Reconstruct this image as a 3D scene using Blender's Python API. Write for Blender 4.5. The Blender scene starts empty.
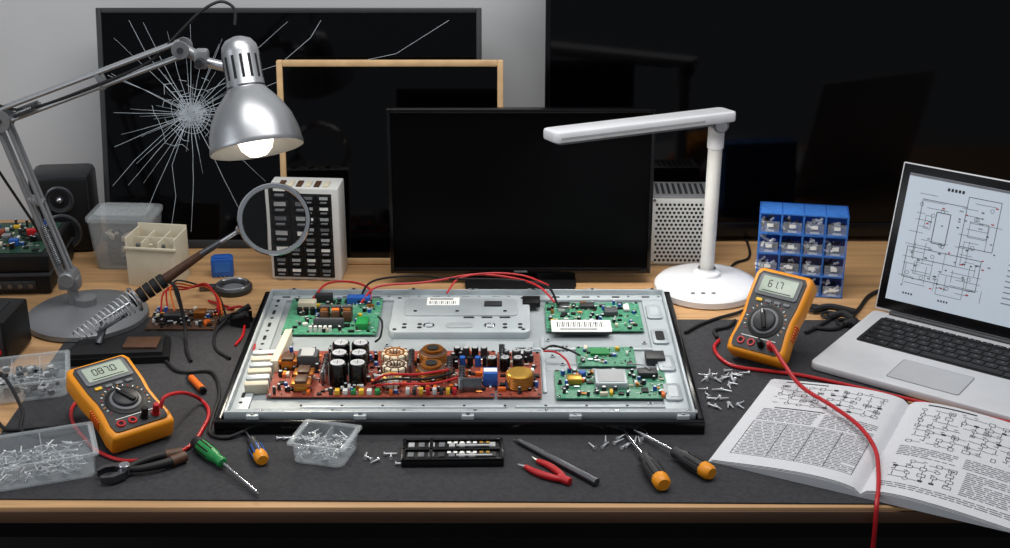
import bpy, bmesh, math, random
from mathutils import Vector, Matrix, Euler
R = random.Random(7)
pi = math.pi
D = math.radians

# ------------------------------------------------------------------ materials
def lin(h):
    h = h.lstrip('#')
    out = []
    for i in (0, 2, 4):
        c = int(h[i:i+2], 16) / 255
        out.append(c/12.92 if c <= .04045 else ((c+.055)/1.055)**2.4)
    return out

def mat(name, col, rough=.5, metal=0, var=.10, scale=40, bump=0, emit=0, alpha=1, trans=0, coat=0, ior=1.45, stretch=None, spec=.5):
    m = bpy.data.materials.new(name)
    m.use_nodes = True
    nt = m.node_tree
    p = nt.nodes['Principled BSDF']
    c = lin(col)
    tc = nt.nodes.new('ShaderNodeTexCoord')
    nz = nt.nodes.new('ShaderNodeTexNoise')
    nz.inputs['Scale'].default_value = scale
    nz.inputs['Detail'].default_value = 4
    if stretch:
        mp = nt.nodes.new('ShaderNodeMapping')
        mp.inputs['Scale'].default_value = stretch
        nt.links.new(tc.outputs['Object'], mp.inputs['Vector'])
        nt.links.new(mp.outputs['Vector'], nz.inputs['Vector'])
    else:
        nt.links.new(tc.outputs['Object'], nz.inputs['Vector'])
    cr = nt.nodes.new('ShaderNodeValToRGB')
    cr.color_ramp.elements[0].position = .3
    cr.color_ramp.elements[1].position = .7
    cr.color_ramp.elements[0].color = [max(0, x*(1-var)) for x in c] + [1]
    cr.color_ramp.elements[1].color = [min(1, x*(1+var)) for x in c] + [1]
    nt.links.new(nz.outputs['Fac'], cr.inputs['Fac'])
    nt.links.new(cr.outputs['Color'], p.inputs['Base Color'])
    p.inputs['Roughness'].default_value = rough
    p.inputs['Metallic'].default_value = metal
    p.inputs['IOR'].default_value = ior
    p.inputs['Alpha'].default_value = alpha
    p.inputs['Transmission Weight'].default_value = trans
    p.inputs['Coat Weight'].default_value = coat
    p.inputs['Specular IOR Level'].default_value = spec
    if emit:
        nt.links.new(cr.outputs['Color'], p.inputs['Emission Color'])
        p.inputs['Emission Strength'].default_value = emit
    if bump:
        b = nt.nodes.new('ShaderNodeBump')
        b.inputs['Strength'].default_value = bump
        b.inputs['Distance'].default_value = .002
        nt.links.new(nz.outputs['Fac'], b.inputs['Height'])
        nt.links.new(b.outputs['Normal'], p.inputs['Normal'])
    return m

M = {}
def dm(k, *a, **kw): M[k] = mat(k, *a, **kw)
dm('wall', 'c8cacc', .9, var=.03, scale=6, bump=.1)
dm('floor', '2a2624', .7, var=.2, scale=8)
dm('wood', 'bd9468', .45, var=.24, scale=3, stretch=(1.2, 22, 22), bump=.05)
dm('wooddk', '5e4332', .55, var=.22, scale=3, stretch=(1.2, 22, 22))
dm('woodlt', 'cfab7e', .5, var=.12, scale=3, stretch=(14, 14, 14))
dm('mat', '38383b', .9, var=.18, scale=160, bump=.25, spec=.3)
dm('black', '0e0e0f', .5, var=.2, spec=.35)
dm('blackgl', '08080a', .22, var=.1, spec=.4)
dm('screen', '020203', .07, var=.05, spec=.26)
dm('screenm', '030304', .28, var=.05, spec=.10)
dm('rubber', '141417', .6, var=.15)
dm('dkgrey', '2c2d30', .5)
dm('grey', '66696d', .5)
dm('pan', 'a3abaf', .45, metal=.25, var=.08, scale=25)
dm('pan2', 'b4bcc0', .42, metal=.25, var=.07, scale=25)
dm('hole', '17191b', .8)
dm('steel', 'c0c2c6', .28, metal=1, var=.08)
dm('steeldk', '6c6e72', .35, metal=1, var=.15)
dm('chrome', 'd8dadd', .14, metal=1, var=.04)
dm('captop', 'c9ccd0', .35, metal=.3, var=.05)
dm('lampsilver', 'a9abae', .36, metal=.8, var=.04)
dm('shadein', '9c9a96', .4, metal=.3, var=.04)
dm('lampgrey', '8a8c8f', .38, metal=.5, var=.05)
dm('trackpad', 'b4b5b8', .35, metal=.1, var=.03)
dm('white', 'e2e3e6', .35, var=.03)
dm('whitepl', 'cfcfcc', .5, var=.04)
dm('cream', 'd2c9b2', .55, var=.05)
dm('paper', 'cccdd1', .75, var=.02)
dm('ink', '26272c', .8)
dm('inklt', '707177', .8)
dm('label', 'e9e9e6', .6, var=.02)
dm('labeldk', 'a5a7a8', .6, var=.05)
dm('orange', 'e38f12', .42, var=.06)
dm('orange2', 'd9681c', .45, var=.06)
dm('yellow', 'dcae2a', .45)
dm('red', 'b0181f', .4, var=.08)
dm('blue', '2458a8', .4)
dm('bluetr', '4a8ae0', .25, alpha=.55)
dm('blueback', '2a62b8', .35, alpha=.8)
dm('green', '1d8040', .4)
dm('pcb', '46876a', .42, var=.4, scale=180)
dm('pcbdk', '1d4030', .45, var=.35, scale=200)
dm('pcbred', '8a4030', .5, var=.4, scale=200)
dm('copper', 'c07a3a', .3, metal=.8, var=.15)
dm('gold', 'c79c42', .35, metal=.7, var=.12)
dm('brown', '4e3424', .5, var=.25)
dm('ferrite', '46484c', .6)
dm('lcd', '9eaa9c', .25, var=.03, emit=.10)
dm('lcdink', '1b211c', .6)
dm('led', '39ff6a', .4, emit=2)
dm('laptopscr', '9ba4ae', .35, var=.01, emit=.62)
dm('alu', 'cccdd0', .4, metal=.1, var=.03)
dm('key', '131315', .5)
dm('clear', 'dfe6ea', .12, alpha=.20, var=.02)
dm('clearlid', 'e6ecf0', .15, alpha=.12, var=.02)
dm('frost', 'c4c9cb', .25, alpha=.24, var=.03)
dm('glass', 'ffffff', .02, trans=1, var=0, ior=1.25)
dm('bulb', 'fff4e2', .3, emit=3.2, var=.0)
dm('ledstrip', 'fff6ea', .3, emit=1.0, var=.0)
dm('crack', 'b4bdc5', .3, var=.25, emit=.08)
dm('speaker', '26272a', .35, metal=.4)

# ------------------------------------------------------------------ builder
def frame_from(z, up=Vector((0, 0, 1))):
    z = Vector(z).normalized()
    if abs(z.dot(up)) > .98: up = Vector((0, 1, 0))
    x = up.cross(z).normalized(); y = z.cross(x)
    return Matrix((x, y, z)).transposed().to_4x4()

def catmull(pts, k=8):
    pts = [Vector(p) for p in pts]
    if len(pts) < 3: return pts
    P = [2*pts[0]-pts[1]] + pts + [2*pts[-1]-pts[-2]]
    out = []
    for i in range(1, len(P)-2):
        a, b, c, d = P[i-1:i+3]
        for j in range(k):
            t = j/k
            out.append(.5*((2*b)+(c-a)*t+(2*a-5*b+4*c-d)*t*t+(3*b-a-3*c+d)*t**3))
    out.append(pts[-1])
    return out

class B:
    def __init__(s, name, loc=None, rot=None):
        s.name = name; s.loc = loc; s.rot = rot
        s.V = []; s.F = []; s.I = []; s.m = []; s.T = Matrix()
    def mi(s, k):
        if k not in s.m: s.m.append(k)
        return s.m.index(k)
    def add(s, vs, fs, k, X=None):
        X = s.T @ X if X is not None else s.T
        o = len(s.V)
        s.V += [X @ Vector(v) for v in vs]
        s.F += [[o+i for i in f] for f in fs]
        s.I += [s.mi(k)]*len(fs)
    def addbm(s, bm, k, X=None):
        bm.verts.index_update()
        s.add([v.co.copy() for v in bm.verts], [[v.index for v in f.verts] for f in bm.faces], k, X)
        bm.free()
    def box(s, c, d, k, bev=0, rot=(0, 0, 0), seg=2):
        X = Matrix.Translation(c) @ Euler(rot).to_matrix().to_4x4()
        if bev <= 0:
            x, y, z = d[0]/2, d[1]/2, d[2]/2
            s.add([(-x,-y,-z),(x,-y,-z),(x,y,-z),(-x,y,-z),(-x,-y,z),(x,-y,z),(x,y,z),(-x,y,z)],
                  [(0,3,2,1),(4,5,6,7),(0,1,5,4),(1,2,6,5),(2,3,7,6),(3,0,4,7)], k, X)
            return
        bm = bmesh.new(); bmesh.ops.create_cube(bm, size=1)
        bmesh.ops.scale(bm, vec=d, verts=bm.verts)
        bmesh.ops.bevel(bm, geom=bm.edges[:], offset=min(bev, min(d)*.48), segments=seg, profile=.5, affect='EDGES')
        s.addbm(bm, k, X)
    def bb(s, x0, x1, y0, y1, z0, z1, k, bev=0):
        s.box(((x0+x1)/2, (y0+y1)/2, (z0+z1)/2), (abs(x1-x0), abs(y1-y0), abs(z1-z0)), k, bev)
    def rbox(s, c, d, k, r=.01, bev=.002, rot=(0, 0, 0)):
        bm = bmesh.new(); bmesh.ops.create_cube(bm, size=1)
        bmesh.ops.scale(bm, vec=d, verts=bm.verts)
        ed = [e for e in bm.edges if abs((e.verts[0].co-e.verts[1].co).z) > d[2]*.5]
        bmesh.ops.bevel(bm, geom=ed, offset=r, segments=5, profile=.5, affect='EDGES')
        if bev:
            ed = [e for e in bm.edges if abs((e.verts[0].co-e.verts[1].co).z) < 1e-6]
            bmesh.ops.bevel(bm, geom=ed, offset=bev, segments=2, profile=.5, affect='EDGES')
        s.addbm(bm, k, Matrix.Translation(c) @ Euler(rot).to_matrix().to_4x4())
    def prism(s, poly, z0, z1, k, X=None):
        n = len(poly)
        vs = [(x, y, z0) for x, y in poly]+[(x, y, z1) for x, y in poly]
        fs = [list(range(n))[::-1], list(range(n, 2*n))]+[[i, (i+1) % n, n+(i+1) % n, n+i] for i in range(n)]
        s.add(vs, fs, k, X)
    def lathe(s, prof, k, X=None, n=32):
        vs = []; fs = []; rings = []
        for r, z in prof:
            if r < 1e-6:
                rings.append([len(vs)]); vs.append((0, 0, z))
            else:
                rings.append(list(range(len(vs), len(vs)+n)))
                vs += [(r*math.cos(2*pi*i/n), r*math.sin(2*pi*i/n), z) for i in range(n)]
        for a, b in zip(rings, rings[1:]):
            for i in range(n):
                j = (i+1) % n
                if len(a) == 1 and len(b) == 1: continue
                if len(a) == 1: fs.append([a[0], b[j], b[i]])
                elif len(b) == 1: fs.append([a[i], a[j], b[0]])
                else: fs.append([a[i], a[j], b[j], b[i]])
        s.add(vs, fs, k, X)
    def cyl(s, p0, p1, r, k, r1=None, n=16, ch=0):
        p0 = Vector(p0); p1 = Vector(p1); L = (p1-p0).length
        r1 = r if r1 is None else r1
        X = Matrix.Translation(p0) @ frame_from(p1-p0)
        if ch: pr = [(0, 0), (r-ch, 0), (r, ch), (r1, L-ch), (r1-ch, L), (0, L)]
        else: pr = [(0, 0), (r, 0), (r1, L), (0, L)]
        s.lathe(pr, k, X, n)
    def zc(s, x, y, z0, z1, r, k, n=16, ch=0): s.cyl((x, y, z0), (x, y, z1), r, k, n=n, ch=ch)
    def tube(s, pts, r, k, n=8, sm=8, closed=False):
        P = catmull(pts, sm) if sm else [Vector(p) for p in pts]
        if closed: P = P + [P[0].copy()]
        rs = r if callable(r) else (lambda t: r)
        vs = []; fs = []
        t = (P[1]-P[0]).normalized()
        a = Vector((0, 0, 1)) if abs(t.z) < .9 else Vector((1, 0, 0))
        nrm = (a-t*a.dot(t)).normalized()
        m = len(P)
        for i, p in enumerate(P):
            t = (P[min(i+1, m-1)]-P[max(i-1, 0)])
            if t.length < 1e-9: t = Vector((0, 0, 1))
            t.normalize()
            nrm = (nrm-t*nrm.dot(t)).normalized(); b = t.cross(nrm)
            rr = rs(i/(m-1))
            vs += [p+rr*(math.cos(2*pi*j/n)*nrm+math.sin(2*pi*j/n)*b) for j in range(n)]
        for i in range(m-1):
            for j in range(n):
                q = (j+1) % n
                fs.append([i*n+j, i*n+q, (i+1)*n+q, (i+1)*n+j])
        fs.append(list(range(n))[::-1]); fs.append([(m-1)*n+j for j in range(n)])
        s.add(vs, fs, k)
    def helix(s, p0, p1, r, turns, w, k, r1=None):
        p0 = Vector(p0); p1 = Vector(p1); X = Matrix.Translation(p0) @ frame_from(p1-p0); L = (p1-p0).length
        r1 = r if r1 is None else r1
        N = int(turns*14)
        pts = [X @ Vector(((r+(r1-r)*i/N)*math.cos(2*pi*i/14), (r+(r1-r)*i/N)*math.sin(2*pi*i/14), L*i/N)) for i in range(N+1)]
        s.tube(pts, w, k, n=6, sm=0)
    def sphere(s, c, r, k, n=16, sc=(1, 1, 1)):
        pr = [(r*math.sin(pi*i/8)*sc[0], -r*math.cos(pi*i/8)*sc[2]) for i in range(9)]
        pr[0] = (0, -r*sc[2]); pr[-1] = (0, r*sc[2])
        s.lathe(pr, k, Matrix.Translation(c), n)
    def torus(s, c, Rr, r, k, axis=(0, 0, 1), n=32, m=8):
        X = Matrix.Translation(c) @ frame_from(axis)
        pr = [(Rr+r*math.cos(2*pi*i/m), r*math.sin(2*pi*i/m)) for i in range(m+1)]
        s.lathe(pr, k, X, n)
    def line(s, a, b, w, k, nrm=(0, 0, 1), th=.0002):
        a = Vector(a); b = Vector(b); n = Vector(nrm).normalized()
        d = (b-a)
        if d.length < 1e-7: return
        q = d.normalized().cross(n)*w/2
        h = n*th
        s.add([a-q+h, b-q+h, b+q+h, a+q+h], [(0, 1, 2, 3)], k)
    def done(s):
        if s.loc is None:
            xs = [v.x for v in s.V]; ys = [v.y for v in s.V]; zs = [v.z for v in s.V]
            o = Vector(((min(xs)+max(xs))/2, (min(ys)+max(ys))/2, min(zs)))
            vs = [v-o for v in s.V]
        else:
            o = Vector(s.loc); vs = s.V
        me = bpy.data.meshes.new(s.name)
        me.from_pydata([tuple(v) for v in vs], [], s.F)
        for k in s.m: me.materials.append(M[k])
        me.polygons.foreach_set('material_index', s.I)
        me.polygons.foreach_set('use_smooth', [True]*len(s.F))
        me.update()
        bm = bmesh.new(); bm.from_mesh(me)
        bmesh.ops.recalc_face_normals(bm, faces=bm.faces); bm.to_mesh(me); bm.free()
        me.set_sharp_from_angle(angle=D(38))
        ob = bpy.data.objects.new(s.name, me)
        ob.location = o
        if s.rot: ob.rotation_euler = s.rot
        bpy.context.scene.collection.objects.link(ob)
        return ob

# z=0 is the desk top while building; everything is lifted to 0.75 m at the end
# ------------------------------------------------------------------ room + desk
b = B('wall_back'); b.bb(-3, 3, 2.80, 2.9, -.75, 2.2, 'wall'); b.done()
b = B('floor'); b.bb(-3, 3, -1, 2.9, -.80, -.75, 'floor'); b.done()
b = B('desk')
b.bb(-1.35, 1.35, 1.655, 2.77, -.022, 0, 'wood', .002)
b.bb(-1.35, 1.35, 1.652, 1.656, -.0225, -.005, 'wooddk', .001)
b.bb(-1.3, 1.3, 1.70, 1.73, -.075, -.022, 'black', .002)
b.bb(-1.3, 1.3, 2.69, 2.72, -.075, -.022, 'black', .002)
for x in (-1.29, 1.29):
    b.bb(x-.03, x+.03, 1.70, 2.72, -.075, -.022, 'black', .002)
    for y in (1.73, 2.69): b.bb(x-.03, x+.03, y-.03, y+.03, -.75, -.022, 'black', .002)
b.bb(-1.25, 1.25, 2.66, 2.68, -.5, -.08, 'black')
b.done()
b = B('work_mat', (-.06, 1.967, 0), (0, 0, D(-.6)))
b.rbox((0, 0, .0012), (1.335, .60, .0024), 'mat', .004, .0005)
b.done()

# ------------------------------------------------------------------ screens
def panel(name, loc, w, h, d, lean, bez, fk, bot=None, extra=None, yaw=0, scr='screen'):
    b = B(name, loc, (D(-lean), 0, D(yaw)))
    bot = bot or bez
    b.bb(-w/2+.004, w/2-.004, .006, d, .004, h-.004, 'black', .004)
    b.bb(-w/2, -w/2+bez, -.006, .012, 0, h, fk, .002)
    b.bb(w/2-bez, w/2, -.006, .012, 0, h, fk, .002)
    b.bb(-w/2+bez, w/2-bez, -.006, .012, h-bez, h, fk, .002)
    b.bb(-w/2+bez, w/2-bez, -.006, .012, 0, bot, fk, .002)
    b.bb(-w/2+bez-.001, w/2-bez+.001, -.001, .008, bot-.001, h-bez+.001, scr)
    if extra: extra(b)
    return b.done()

def cracks(b):
    rr = random.Random(3)
    cx, cz = -.190, .258
    x0, x1, z0, z1 = -.345, .345, .02, .432
    n = (0, -1, 0); y = -.0015
    def P(a, r): return Vector((cx+r*math.cos(a), y, cz+r*math.sin(a)))
    def inside(p): return x0 < p.x < x1 and z0 < p.z < z1
    for i in range(64):
        a = 2*pi*i/64+rr.uniform(-.06, .06)
        L = rr.choice([.03, .045, .06, .08, .10, .14]) if i % 4 else rr.uniform(.14, .34)
        r = .008; p = P(a, r); ang = a
        while r < L:
            ang += rr.uniform(-.05, .05); st = rr.uniform(.01, .025); r += st
            q = p+Vector((math.cos(ang), 0, math.sin(ang)))*st
            ang = ang*.7+a*.3
            if not inside(q): break
            b.line(p, q, .00085*(1-.65*r/L)+.00014, 'crack', n, .0)
            p = q
    for rad in (.006, .010, .015, .021, .028, .037, .05, .068):
        pr = None
        for i in range(31):
            a = 2*pi*i/30
            q = P(a, rad*rr.uniform(.88, 1.12))
            if pr and rr.random() < (.95 if rad < .04 else .45) and inside(q): b.line(pr, q, .0007, 'crack', n, .0)
            pr = q
    for i in range(300):
        a = rr.uniform(0, 2*pi); r = abs(rr.gauss(0, .013))
        b.line(P(a, r), P(a+rr.uniform(-.5, .5), r+.006), .0009, 'crack', n, .0)
    for pts in ([(-.16,.30),(-.10,.325),(-.02,.35),(.04,.40),(.06,.432)], [(-.02,.35),(.08,.345),(.2,.37),(.30,.432)],
                [(-.3,.432),(-.27,.37),(-.2,.28)], [(-.345,.12),(-.3,.17),(-.21,.25)], [(-.24,.02),(-.225,.10),(-.23,.16),(-.20,.24)], [(-.345,.33),(-.27,.30),(-.2,.265)]):
        for p, q in zip(pts, pts[1:]):
            b.line((p[0], y, p[1]), (q[0], y, q[1]), .0007, 'crack', n, .0)

panel('cracked_television', (-.405, 2.61, .0), .722, .455, .03, 12, .010, 'dkgrey', .016, cracks)
panel('framed_television', (-.208, 2.525, 0), .41, .380, .022, 7, .011, 'woodlt', .012)
panel('large_television', (.625, 2.645, .012), 1.10, .64, .035, 3, .010, 'blackgl', .028,
      lambda b: [b.bb(x-.012, x+.012, -.02, .08, -.013, .01, 'black', .003) for x in (-.35, .35)])
def mon(b):
    b.bb(-.03, .03, .012, .028, -.02, .12, 'black', .004)
    b.rbox((0, .01, -.0165), (.20, .12, .006), 'black', .03, .001)
    b.bb(-.012, .012, -.0068, -.005, .003, .006, 'grey')
panel('computer_monitor', (.028, 2.43, .021), .468, .304, .02, 1, .007, 'blackgl', .011, mon, scr='screenm')

# ------------------------------------------------------------------ pcb helper
def pcb(b, x0, x1, y0, y1, z, k='pcb', n=40, seed=1, hmax=.008):
    r = random.Random(seed)
    b.bb(x0, x1, y0, y1, z, z+.0018, k)
    zt = z+.0018
    for i in range(n):
        x = r.uniform(x0+.006, x1-.006); y = r.uniform(y0+.006, y1-.006); t = r.random()
        if t < .40:
            w = r.uniform(.002, .005); b.box((x, y, zt+.001), (w, w*.6, .002), r.choice(['cream', 'dkgrey', 'steel', 'brown', 'label', 'labeldk']), 0, (0, 0, r.choice([0, pi/2])))
        elif t < .56:
            w = r.uniform(.005, .011); b.box((x, y, zt+.0012), (w, w*r.uniform(.5, 1), .0025), 'black')
        elif t < .76:
            h = r.uniform(.004, hmax); rad = r.uniform(.0022, .0038)
            b.zc(x, y, zt, zt+h, rad, r.choice(['black', 'dkgrey', 'blue', 'dkgrey']), 10); b.zc(x, y, zt+h, zt+h+.0003, rad*.75, 'captop', 10)
        elif t < .84:
            b.box((x, y, zt+.003), (r.uniform(.006, .014), .005, .006), r.choice(['whitepl', 'cream', 'yellow', 'copper', 'orange2']), .0005, (0, 0, r.choice([0, pi/2])))
        elif t < .90:
            b.cyl((x-.004, y, zt+.002), (x+.004, y, zt+.002), .0014, r.choice(['cream', 'copper', 'steel']), n=7)
        else:
            b.line((x, y, zt), (x+r.uniform(.004, .012), y, zt), .001, 'label')
    for x, y in ((x0+.004, y0+.004), (x1-.004, y0+.004), (x0+.004, y1-.004), (x1-.004, y1-.004)):
        b.zc(x, y, zt, zt+.0014, .0028, 'chrome', 10)

# ------------------------------------------------------------------ disassembled TV
b = B('disassembled_television')
x0, x1, y0, y1 = -.419, .288, 1.85, 2.337
b.bb(x0+.003, x1-.003, y0+.003, y1-.003, .003, .012, 'black', .003)
for a in ((x0, x1, y0, y0+.010), (x0, x1, y1-.010, y1), (x0, x0+.010, y0+.010, y1-.010), (x1-.010, x1, y0+.010, y1-.010)):
    b.bb(*a, .0025, .024, 'blackgl', .003)
px0, px1, py0, py1 = x0+.013, x1-.013, y0+.013, y1-.013
b.bb(px0, px1, py0, py1, .012, .018, 'pan')
for a in ((px0, px1, py0, py0+.004), (px0, px1, py1-.004, py1), (px0, px0+.004, py0+.004, py1-.004), (px1-.004, px1, py0+.004, py1-.004)):
    b.bb(*a, .018, .033, 'pan2', .001)
b.bb(px0+.004, px1-.004, py0+.004, py0+.030, .018, .0235, 'pan2', .0015)
b.bb(px0+.004, px1-.004, py1-.024, py1-.004, .018, .0235, 'pan2', .0015)
b.bb(px0+.004, px0+.030, py0+.030, py1-.024, .018, .0225, 'pan2', .0015)
b.bb(px1-.040, px1-.004, py0+.030, py1-.024, .018, .0225, 'pan2', .0015)
for i in range(13):
    x = px0+.03+i*(px1-px0-.06)/12
    b.zc(x, py0+.018, .0234, .0238, .0036, 'hole', 12)
    b.rbox((x+.012, py0+.009, .0237), (.014, .004, .0006), 'hole', .0015, 0)
    b.zc(x+.02, py1-.014, .0234, .0248, .0028, 'chrome', 12)
    b.rbox((x-.002, py1-.014, .0237), (.014, .005, .0006), 'hole', .002, 0)
    if i % 2 == 0:
        b.rbox((x+.022, py0+.017, .0245), (.026, .012, .003), 'pan', .004, .0008)
        b.zc(x+.022, py0+.017, .026, .0274, .0028, 'chrome', 12)
    if i % 3 == 0:
        b.rbox((x+.012, py0-.002, .024), (.018, .010, .012), 'pan2', .002, .001)
        b.zc(x+.012, py0-.001, .03, .0315, .003, 'steeldk', 12)
    if i % 2 == 0:
        b.rbox((x+.01, py1-.001, .027), (.018, .008, .012), 'pan2', .002, .001)
        b.zc(x+.01, py1-.001, .033, .0345, .0025, 'steeldk', 12)
for i in range(8):
    y = py0+.05+i*(py1-py0-.1)/7
    b.zc(px0+.016, y, .0224, .0229, .003, 'hole', 12)
    b.zc(px1-.022, y, .0224, .0238, .003, 'chrome', 12)
    b.rbox((px0+.016, y+.024, .0228), (.005, .016, .0006), 'hole', .0022, 0)
for i in range(4):
    y = py0+.08+i*.1
    b.rbox((px1-.024, y, .0245), (.026, .055, .004), 'pan', .006, .001)
    b.rbox((px1-.024, y, .0267), (.014, .035, .0006), 'hole' if i == 2 else 'pan2', .004, 0)
for y in (1.905, 2.105):
    b.rbox((.13, y, .0195), (.23, .007, .004), 'pan2', .003, .001)
for x in (.06, .24):
    b.rbox((x, 2.05, .0195), (.006, .2, .004), 'pan2', .0028, .001)
b.rbox((-.01, 2.108, .0195), (.11, .05, .004), 'pan2', .006, .001)
b.rbox((-.15, 1.905, .0195), (.30, .010, .004), 'pan2', .004, .001)
for i in range(9): b.zc(-.30+i*.06, 1.905, .0214, .0222, .002, 'hole', 10)
for i in range(5): b.rbox((.075+i*.006, 2.11, .0185), (.003, .02, .0012), 'hole', .001, 0)
for x, y in ((.075, 2.08), (.09, 2.05), (.225, 2.13), (.215, 1.915), (.07, 2.14), (-.19, 2.12), (-.28, 2.115), (-.24, 2.12), (-.385, 2.2), (-.385, 2.27)):
    b.zc(x, y, .018, .0205, .004, 'pan2', 12); b.zc(x, y, .0205, .0212, .0022, 'hole', 10)
# central raised cover
b.rbox((-.074, 2.222, .024), (.232, .150, .014), 'pan2', .014, .0025)
b.rbox((-.074, 2.245, .0318), (.19, .07, .003), 'pan', .010, .001)
b.box((-.105, 2.268, .0336), (.055, .032, .0006), 'label')
for i in range(14): b.box((-.127+i*.0033, 2.262, .034), (.0007+.0012*(i % 3 == 0), .012, .0003), 'ink')
for i in range(3): b.box((-.108, 2.280-i*.003, .034), (.04, .0012, .0003), 'ink')
for x in (-.165, -.14, .0, .025):
    for y in (2.165, 2.178):
        b.zc(x, y, .030, .0314, .004, 'hole', 14)
b.rbox((-.075, 2.172, .0313), (.045, .020, .003), 'pan', .009, .001)
b.torus((-.025, 2.172, .032), .008, .0015, 'chrome'); b.torus((-.125, 2.172, .032), .008, .0015, 'chrome')
for x, y in ((-.18, 2.285), (.03, 2.285), (-.18, 2.155), (.03, 2.155), (-.08, 2.225), (-.15, 2.225), (.0, 2.225)): b.zc(x, y, .031, .0346 if y == 2.225 else .0326, .0034, 'chrome', 12)
for i in range(3): b.rbox((-.06+i*.03, 2.205, .0315), (.018, .004, .001), 'hole', .0015, 0)
b.box((-.02, 2.255, .0345), (.03, .018, .004), 'dkgrey', .001)
b.box((.045, 2.275, .03), (.03, .03, .01), 'black', .002)
# tall cream bracket + left comb
b.box((-.352, 2.075, .03), (.012, .12, .024), 'cream', .002, (0, 0, D(-3)))
for i in range(6):
    b.box((-.377+.001*i, 2.06-i*.022, .029), (.036, .010, .020), 'cream' if i % 2 else 'pan2', .002, (D(18), 0, D(6)))
# top-left signal board
z = .022
pcb(b, -.365, -.21, 2.155, 2.305, z, 'pcb', 150, 11)
for i, k in enumerate(('copper', 'orange2', 'copper')):
    x = -.30+i*.019
    b.box((x, 2.215, z+.012), (.015, .03, .020), 'brown', .003); b.box((x, 2.215, z+.0225), (.012, .022, .003), k, .001); b.box((x, 2.215, z+.025), (.017, .008, .004), 'ferrite', .001)
b.box((-.335, 2.26, z+.009), (.03, .02, .015), 'cream', .002)
b.box((-.25, 2.285, z+.008), (.04, .016, .013), 'blue', .001)
b.box((-.29, 2.18, z+.010), (.05, .006, .018), 'ferrite', .001)
b.box((-.235, 2.185, z+.008), (.02, .03, .012), 'green', .001)
b.box((-.31, 2.29, z+.009), (.03, .012, .015), 'dkgrey', .001)
for i in range(4): b.zc(-.345+.011*i, 2.235, z, z+.014, .0045, 'black', 12, .0006)
for i in range(5): b.box((-.318+i*.008, 2.165, z+.006), (.005, .006, .011), 'whitepl')
# power board
z = .022
pcb(b, -.355, -.015, 1.93, 2.09, z, 'pcbred', 400, 5, .013)
pcb(b, -.012, .055, 1.93, 2.085, z, 'pcbred', 110, 6, .013)
zt = z+.0018
def ecap(x, y, r, h, k='black', top='captop'):
    b.zc(x, y, zt, zt+h, r, k, 20, .0012); b.zc(x, y, zt+h, zt+h+.0006, r*.80, top, 20)
    b.box((x-r*.93, y, zt+h*.5), (r*.2, r*.5, h*.9), 'labeldk')
    b.line((x-r*.5, y, zt+h+.0007), (x+r*.5, y, zt+h+.0007), .0008, 'hole'); b.line((x, y-r*.5, zt+h+.0007), (x, y+r*.5, zt+h+.0007), .0008, 'hole')
for i in range(2):
    for j in range(3):
        ecap(-.252+i*.030-.001*j, 1.972+j*.036, .0135, .036, 'blackgl')
def toroid(x, y, r, k='copper', core='cream', h=.012):
    b.lathe([(r*.38,0),(r*.9,0),(r,.002),(r,h-.002),(r*.9,h),(r*.46,h),(r*.38,h-.002),(r*.38,0)], core, Matrix.Translation((x, y, zt+.004)), 26)
    b.zc(x, y, zt, zt+h*.5, r*.37, 'brown', 14)
    b.torus((x, y, zt+h+.004), r*.68, .0018, k, n=26)
    for i in range(10):
        a = 2*pi*i/10
        b.box((x+r*.69*math.cos(a), y+r*.69*math.sin(a), zt+.004+h*.5), (r*.70, .0016, h+.002), k, .0006, (0, 0, a))
toroid(-.172, 2.052, .021, 'copper', 'cream'); toroid(-.168, 2.008, .020, 'brown', 'cream'); toroid(-.172, 1.966, .017, 'gold', 'whitepl')
for x, y in ((-.112, 2.045), (-.112, 1.99)):
    b.zc(x, y, zt, zt+.022, .021, 'brown', 24, .002); b.zc(x, y, zt+.022, zt+.026, .016, 'copper', 24); b.zc(x, y, zt+.026, zt+.028, .009, 'hole', 20)
    for i in range(6): b.torus((x, y, zt+.004+i*.003), .0212, .0011, 'copper', n=24, m=5)
for i, (x, y) in enumerate(((-.305, 1.985), (-.305, 1.953), (-.335, 2.03))):
    b.box((x, y, zt+.013), (.030, .024, .006), 'copper', .001); b.box((x, y, zt+.006), (.022, .018, .011), 'gold', .002); b.box((x, y, zt+.018), (.018, .024, .004), 'brown', .001)
b.box((-.305, 2.035, zt+.012), (.032, .028, .022), 'ferrite', .002); b.box((-.305, 2.035, zt+.0235), (.02, .028, .002), 'labeldk')
b.zc(.022, 1.965, zt, zt+.024, .020, 'gold', 22, .002)
for i in range(7): b.torus((.022, 1.965, zt+.003+i*.003), .0203, .001, 'copper', n=22, m=5)
b.box((-.022, 1.972, zt+.012), (.022, .022, .022), 'blue', .001); b.box((-.022, 1.972, zt+.0235), (.02, .012, .001), 'label')
for i in range(5): b.zc(-.078+i*.012, 2.035, zt, zt+.016, .0048, ('black', 'blue')[i % 2], 12, .0006)
for i in range(4): b.zc(-.075+i*.014, 2.065, zt, zt+.018, .0055, ('black', 'dkgrey')[i % 2], 12, .0006); b.zc(-.075+i*.014, 2.065, zt+.018, zt+.0184, .0042, 'captop', 12)
for i in range(3): ecap(-.02+i*.02, 2.02, .008, .022, 'blackgl')
for i in range(3): ecap(.0+i*.018, 2.055, .007, .018, 'dkgrey')
for x, y, l in ((-.065, 1.965, .05), (-.275, 2.00, .07), (-.145, 2.02, .06), (-.085, 2.00, .05), (-.005, 2.045, .045)):
    b.box((x, y, zt+.012), (.004, l, .022), 'steeldk', .0008)
    for i in range(5): b.box((x, y-l*.4+i*l*.2, zt+.014), (.009, .0015, .020), 'steel')
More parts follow.
